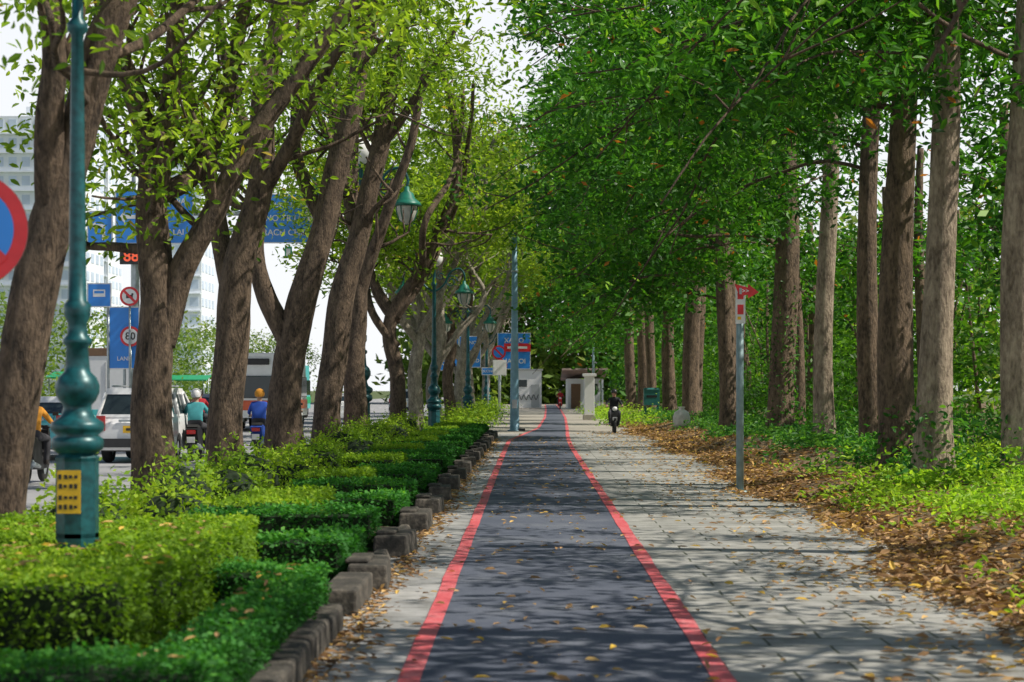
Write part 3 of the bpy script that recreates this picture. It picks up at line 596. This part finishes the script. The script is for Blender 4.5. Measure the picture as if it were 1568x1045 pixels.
# ------------------------------------------------------------ vehicles
def suv(name,X,Y,rz,body='carw',L=4.4,W=1.76,H=1.72,wagon=True,roof=None,scale=1):
    b=MB(); r=.34; hw=W/2
    def arch(yc):
        return [(yc-r*1.15*math.cos(a),.30+r*1.15*math.sin(a)) for a in np.linspace(0,math.pi,9)]
    ya=-L/2+.85; yf=L/2-.85
    prof=[(-L/2+.06,.30)]+arch(ya)+arch(yf)+[(L/2-.08,.30),(L/2,.45),(L/2-.02,.8),(L/2-.3,.95),(L/2-1.2,1.05),(-L/2+.1,1.05),(-L/2,.9),(-L/2,.5)]
    b.extr(prof,lambda z:hw-(.0 if z<.8 else (z-.8)*.12),body)
    yb=-L/2+.08; yt=-L/2+(.28 if wagon else .75); fb=L/2-1.25; ft=L/2-2.0
    w0=hw-.03; w1=hw-.2
    def gh(z0,z1,i0,i1,mm,e=0):
        f=lambda t,a,c:a+(c-a)*t
        V=[]
        for t,z in((i0,z0),(i1,z1)):
            w=f(t,w0,w1)+e; y0=f(t,yb,yt)-e; y1=f(t,fb,ft)+e
            V+=[(-w,y0,z),(w,y0,z),(w,y1,z),(-w,y1,z)]
        b.add(V,[(0,3,2,1),(4,5,6,7),(0,1,5,4),(1,2,6,5),(2,3,7,6),(3,0,4,7)],mm)
    gh(1.05,1.12,0,.1,body); gh(1.12,H-.14,.1,.82,'win',-.02); gh(H-.14,H,.82,1,roof or body)
    for y0,y1 in((yb,yt),(-.1,-.1),(fb,ft),(yb+ .9,yt+.85)):
        for s_ in(-1,1): b.tube([(s_*w0,y0,1.05),(s_*(w1+.02),y1,H-.1)],.045,roof or body,6)
    yr=-L/2
    for s_ in(-1,1):
        b.box((s_*(hw-.12),yr+.0,.92),(.2,.06,.34),'tail'); b.box((s_*(hw-.12),yr-.005,.80),(.16,.06,.08),'white')
        b.box((s_*(hw+.08),fb-.3,1.12),(.18,.1,.14),body)
        b.box((s_*(hw-.2),L/2-.02,.72),(.34,.08,.16),'lens')
        for yy in(ya,yf): b.wheel((s_*(hw-.12),yy,r),r,.22,'rubber','steel')
    b.box((0,yr-.02,.47),(W*.97,.16,.2),'black' if wagon else body); b.box((0,yr-.012,.78),(.5,.02,.16),'yellow'); b.box((0,yr-.024,.78),(.36,.004,.06),'black')
    b.box((0,yr-.01,.98),(.7,.03,.05),'steel'); b.box((0,L/2+.0,.6),(W*.6,.06,.22),'black'); b.box((0,0,.32),(W*.85,L*.85,.12),'black')
    if wagon: 
        for s_ in(-1,1): b.tube([(s_*(w1-.08),yt+.2,H+.05),(s_*(w1-.08),ft-.1,H+.05)],.02,'grey',6)
    return b.build(name,(X,Y,0),rz,bevel=.035,scale=scale)
suv('white_suv',-9.1,47.7,0)
suv('taxi_car',-11.9,49.3,0,body='cart',roof='carw',wagon=False,H=1.52,W=1.72)
suv('passenger_car',-13.2,84,0,body='grey',wagon=False,H=1.5)
suv('passenger_car',-9.5,98,0,body='carw',wagon=False,H=1.5)
suv('passenger_car',-8.2,128,0,body='carw',H=1.7)
def big(name,X,Y,L,W,H,body,stripe,truck=False):
    b=MB(); z0=.55
    if truck:
        b.box((0,-.8,z0+(H-z0)/2+.2),(W,L-2.4,H-z0-.2),body); b.box((0,L/2-1.0,z0+.95),(W*.95,1.8,1.9),stripe,top=(.92,.85)); b.box((0,L/2-.2,z0+1.3),(W*.8,.5,.6),'win')
        b.box((0,-L/2+.38,z0+.15),(W,.1,.25),'black'); b.box((0,-L/2+.39,H-.0),(W*.96,.03,.3),'wood')
        b.box((0,-L/2+.385,H*.58),(.04,.03,H*.6),'grey')
    else:
        b.box((0,0,z0+(H-z0)/2),(W,L,H-z0),body,top=(.93,.98)); b.box((0,0,z0+.95*1.3),(W*.985,L+.02,.9),'win'); b.box((0,0,z0+.5),(W+.02,L+.03,.4),stripe)
        b.box((0,-L/2,H-.35),(1.4,.06,.25),'black')
        for s_ in(-1,1): b.box((s_*(W/2-.15),-L/2-.02,z0+.25),(.2,.06,.35),'tail')
    for s_ in(-1,1):
        for yy in(-L/2+1.6,L/2-1.3): b.wheel((s_*(W/2-.18),yy,.48),.48,.3,'rubber','steel')
    return b.build(name,(X,Y,0),0,bevel=.05)
big('city_bus',-11.2,84,9,2.4,3.15,'carw','caro'); big('box_truck',-16.1,78,6.5,2.1,3.1,'carw','grey',True); big('city_bus',-14.5,115,9,2.4,3.1,'cart','greenp')
def scooter(X,Y,rz,body='black'):
    b=MB()
    for yy in(-.62,.62): b.wheel((0,yy,.27),.27,.1,'rubber','steel')
    b.extr([(-.75,.62),(-.8,.75),(-.55,.80),(-.05,.74),(0,.5),(.1,.34),(.42,.32),(.48,.6),(.42,.95),(.52,1.0),(.64,.7),(.58,.42),(.5,.26),(-.1,.24),(-.35,.32),(-.6,.45)],lambda z:.14,body)
    b.extr([(-.7,.8),(-.62,.86),(-.3,.82),(0,.82),(.02,.75),(-.6,.76)],lambda z:.13,'rubber')
    b.box((0,.62,.56),(.12,.5,.05),body,top=(.7,.7)); b.box((0,-.68,.52),(.13,.3,.05),body)
    b.tube([(0,.62,.27),(0,.5,.75),(0,.44,.98)],.03,'steel',8)
    b.tube(smooth([(-.34,.33,1.0),(-.2,.42,1.0),(0,.46,.98),(.2,.42,1.0),(.34,.33,1.0)],14),.016,'black',8)
    b.ball((0,.56,.93),(.1,.06,.09),'glass'); b.box((0,.5,.95),(.3,.14,.16),body,top=(.8,.7)); b.box((0,.66,.7),(.2,.03,.2),body,top=(.7,1)); b.box((0,.68,.55),(.17,.01,.12),'white')
    b.box((0,-.82,.68),(.2,.05,.09),'tail'); b.box((0,-.86,.5),(.19,.01,.14),'white'); b.box((0,-.85,.42),(.2,.02,.3),'black')
    for s_ in(-1,1):
        b.tube([(s_*.2,.42,1.0),(s_*.26,.42,1.2)],.007,'black',5); b.box((s_*.28,.42,1.24),(.11,.02,.07),'black')
    b.tube([(.14,-.2,.3),(.16,-.75,.36)],[.035,.055],'steel',10)
    for s_ in(-1,1): b.tube([(s_*.1,-.62,.27),(s_*.11,-.45,.62)],.03,'steel',8)
    return b.build('motor_scooter',(X,Y,.01),rz,bevel=.02)
def rider(X,Y,rz,shirt,hel,name='scooter_rider'):
    J={'pel':(0,-.28,.86,.15,.13),'bel':(0,-.26,1.0,.15,.11),'che':(0,-.19,1.2,.17,.12),'nec':(0,-.14,1.37,.06,.06),'hd1':(0,-.11,1.47,.075,.08),'hd2':(0,-.10,1.57,.085,.095),'hd3':(0,-.11,1.64,.06,.07)}
    E=[('pel','bel'),('bel','che'),('che','nec'),('nec','hd1'),('hd1','hd2'),('hd2','hd3')]
    for s_,k in((-1,'l'),(1,'r')):
        J.update({k+'sh':(s_*.17,-.17,1.31,.07,.07),k+'el':(s_*.29,.02,1.1,.045,.045),k+'wr':(s_*.3,.26,1.05,.03,.028),k+'ha':(s_*.3,.33,1.04,.036,.025),
                  k+'hi':(s_*.11,-.2,.84,.1,.1),k+'kn':(s_*.19,.22,.80,.065,.065),k+'ca':(s_*.19,.2,.6,.058,.058),k+'an':(s_*.17,.16,.36,.038,.038),k+'to':(s_*.17,.32,.33,.04,.03)})
        E+=[('che',k+'sh'),(k+'sh',k+'el'),(k+'el',k+'wr'),(k+'wr',k+'ha'),('pel',k+'hi'),(k+'hi',k+'kn'),(k+'kn',k+'ca'),(k+'ca',k+'an'),(k+'an',k+'to')]
    names=list(J); me=bpy.data.meshes.new('body'); me.from_pydata([J[n_][:3] for n_ in names],[(names.index(a),names.index(c)) for a,c in E],[])
    o=bpy.data.objects.new(name,me); S.collection.objects.link(o)
    o.modifiers.new('skin','SKIN')
    sv=me.skin_vertices[0].data
    for i_,n_ in enumerate(names): sv[i_].radius=J[n_][3:]; sv[i_].use_root=(n_=='pel')
    ss=o.modifiers.new('sub','SUBSURF'); ss.levels=2; ss.render_levels=2
    dg=bpy.context.evaluated_depsgraph_get(); dg.update(); nm=bpy.data.meshes.new_from_object(o.evaluated_get(dg))
    o.modifiers.clear(); o.data=nm; me=nm
    for k in(shirt,'pants','skin','shoe'): me.materials.append(M[k])
    for p in me.polygons:
        c=p.center; p.use_smooth=True
        if c.z>1.385: p.material_index=2
        elif c.z<.4: p.material_index=3
        elif abs(c.x)>.22 and c.y>.2 and c.z>.95: p.material_index=2
        elif c.z<.93 or (c.z<.98 and abs(c.x)<.2 and c.y>-.1): p.material_index=1
        else: p.material_index=0
    o.location=(X,Y,.01); o.rotation_euler=(0,0,rz)
    b=MB()
    V,F=dome(); b.add(V,F,hel,True)
    b.box((0,.01,1.575),(.17,.1,.015),hel)
    for s_ in(-1,1): b.ball((s_*.033,-.008,1.52),(.012,.008,.008),'black',8); b.ball((s_*.085,-.11,1.51),(.012,.03,.035),'skin',8)
    b.ball((0,.0,1.495),(.013,.02,.022),'skin',8); b.box((0,-.008,1.455),(.045,.012,.01),'tail')
    for s_ in(-1,1):
        for q,(lf) in enumerate((.055,.065,.06,.048)):
            xx=s_*(.268+q*.021)
            b.tube([(xx,.33,1.045),(xx,.355+lf*.3,1.04),(xx,.36+lf*.35,1.005),(xx,.335,.985)],[.01,.0095,.009,.007],'skin',6)
        b.tube([(s_*.268,.31,1.03),(s_*.25,.33,1.0),(s_*.262,.35,.985)],[.011,.01,.008],'skin',6)
    b.build('helmet_and_face_details',parent=o)
    return o
def dome():
    seg=18; V=[];F=[]
    for i in range(9):
        a=math.pi/2*i/8*1.25
        for j in range(seg):
            t=2*math.pi*j/seg; V.append((.125*math.sin(a)*math.cos(t),-.115+.145*math.sin(a)*math.sin(t),1.575+.135*math.cos(a)+(.03*math.sin(t) if a>1.4 else 0)))
    for i in range(8):
        for j in range(seg): F.append((i*seg+j,(i+1)*seg+j,(i+1)*seg+(j+1)%seg,i*seg+(j+1)%seg))
    return V,F
for X,Y,rz,sh,he,bd in [(3.17,77,math.pi,'shirtK','helK','black'),(-8.0,47.5,0,'shirtT','helW','black'),(-6.9,50.5,0,'shirtB','shirtO','shirtB'),(-9.0,36,0,'shirtO','helW','black'),(2.35,168,math.pi,'shirtR','helK','redp'),(-7.3,60,0,'shirtK','helW','redp'),(-11.0,66,0,'shirtR','helK','black')]:
    scooter(X,Y,rz,bd); rider(X,Y,rz,sh,he)
# ------------------------------------------------------------ buildings
def tower(X,Y,W,D,H,fl,cols,name='apartment_building'):
    b=MB(); b.box((0,0,H/2),(W,D,H),'bgw'); fh=H/fl
    for f in range(fl):
        b.box((0,-D/2-.3,f*fh+.15),(W*.98,.6,.22),'bgw')
        for c in range(cols):
            x=-W/2+(c+.5)*W/cols; b.box((x,-D/2-.03,f*fh+fh*.58),(W/cols*.6,.1,fh*.5),'bgb')
        for c in range(4): b.box((W/2+.03,-D/2+(c+.5)*D/4,f*fh+fh*.58),(.1,D/4*.55,fh*.5),'bgb')
    b.box((0,0,H+1),(W*.4,D*.5,2),'bgw'); return b.build(name,(X,Y,0))
tower(-80,330,15,14,46,15,7); tower(-62,350,10,14,42,14,4); tower(-98,420,20,14,56,18,7)
b=MB(); b.box((0,0,1.7),(2.3,3,3.2),'white'); b.box((0,0,3.36),(2.5,3.2,.12),'grey'); b.box((.6,-1.51,1.1),(.7,.03,2.0),'grey'); b.box((-.5,-1.51,2.2),(.8,.03,.6),'win')
t=np.linspace(0,9,40); b.tube(np.stack([-.9+t*.2,np.full(40,-1.53),1.0+.22*np.sin(t*3)],-1),.03,'black',5); b.build('utility_cabin',(-.35,172,0),bevel=.02)
b=MB(); b.box((0,0,1.3),(2.8,5,2.6),'bgw'); b.box((0,-1.2,2.95),(3.8,8.5,.14),'roof',rx=-.1); 
for x in(-1.5,0,1.5): b.box((x,-4.6,1.28),(.16,.16,2.5),'bgw')
b.box((-.7,-2.52,1.1),(.8,.05,2.1),'wood'); b.box((.7,-2.52,1.7),(.9,.05,.9),'win'); b.build('pavilion_building',(4.4,172,0))
b=MB(); b.box((0,0,1.2),(.55,.55,2.4),'white'); b.box((0,0,2.48),(.75,.75,.16),'white'); b.box((0,0,.15),(.7,.7,.3),'conc'); b.build('gate_pillar',(3.15,110,0),bevel=.02)
for k in range(3):
    b=MB(); b.box((0,0,2.6),(4,2.5,.1),'greenp',rx=.15)
    for x in(-1.8,1.8): b.tube([(x,-1.1,0),(x,-1.1,2.5)],.04,'steel',6); b.tube([(x,1.1,0),(x,1.1,2.7)],.04,'steel',6)
    b.box((0,0,.45),(3,1,.9),'wood'); b.build('market_stall',(-29+k*.5,128+k*16,0))

# ------------------------------------------------------------ light
EL,AZ=math.radians(49),math.radians(99)
W=bpy.data.worlds.new('World'); S.world=W; W.use_nodes=True; nt=W.node_tree
bg=nt.nodes['Background']; sky=nt.nodes.new('ShaderNodeTexSky'); sky.sky_type='NISHITA'; sky.sun_disc=False
sky.sun_elevation=EL; sky.sun_rotation=AZ; sky.dust_density=1
tc=nt.nodes.new('ShaderNodeTexCoord'); sp=nt.nodes.new('ShaderNodeSeparateXYZ'); nt.links.new(tc.outputs['Generated'],sp.inputs[0])
hr=ramp(nt,[(0,(.9,.9,.9)),(.22,(.85,.85,.85)),(.34,(.0,.0,.0))]); nt.links.new(sp.outputs['Z'],hr.inputs['Fac'])
mx=nt.nodes.new('ShaderNodeMix'); mx.data_type='RGBA'; mx.inputs[7].default_value=(15.5,15.8,16.3,1)
nt.links.new(hr.outputs['Color'],mx.inputs[0]); nt.links.new(sky.outputs[0],mx.inputs[6]); nt.links.new(mx.outputs[2],bg.inputs['Color']); bg.inputs['Strength'].default_value=.068
sl=bpy.data.lights.new('sun','SUN'); sl.energy=5; sl.angle=math.radians(.5); sl.color=(1,.93,.82)
so=bpy.data.objects.new('sun',sl); S.collection.objects.link(so)
d=Vector((math.sin(AZ)*math.cos(EL),math.cos(AZ)*math.cos(EL),math.sin(EL))); so.rotation_euler=d.to_track_quat('Z','Y').to_euler()
# ------------------------------------------------------------ camera
cd=bpy.data.cameras.new('camera'); co=bpy.data.objects.new('camera',cd); S.collection.objects.link(co)
co.location=(0,0,1.7); co.rotation_euler=(math.pi/2,0,0); cd.lens=70; cd.sensor_width=36; cd.shift_x=-.0198; cd.shift_y=.047
cd.clip_end=3000; cd.dof.use_dof=True; cd.dof.focus_distance=42; cd.dof.aperture_fstop=3.2
S.camera=co
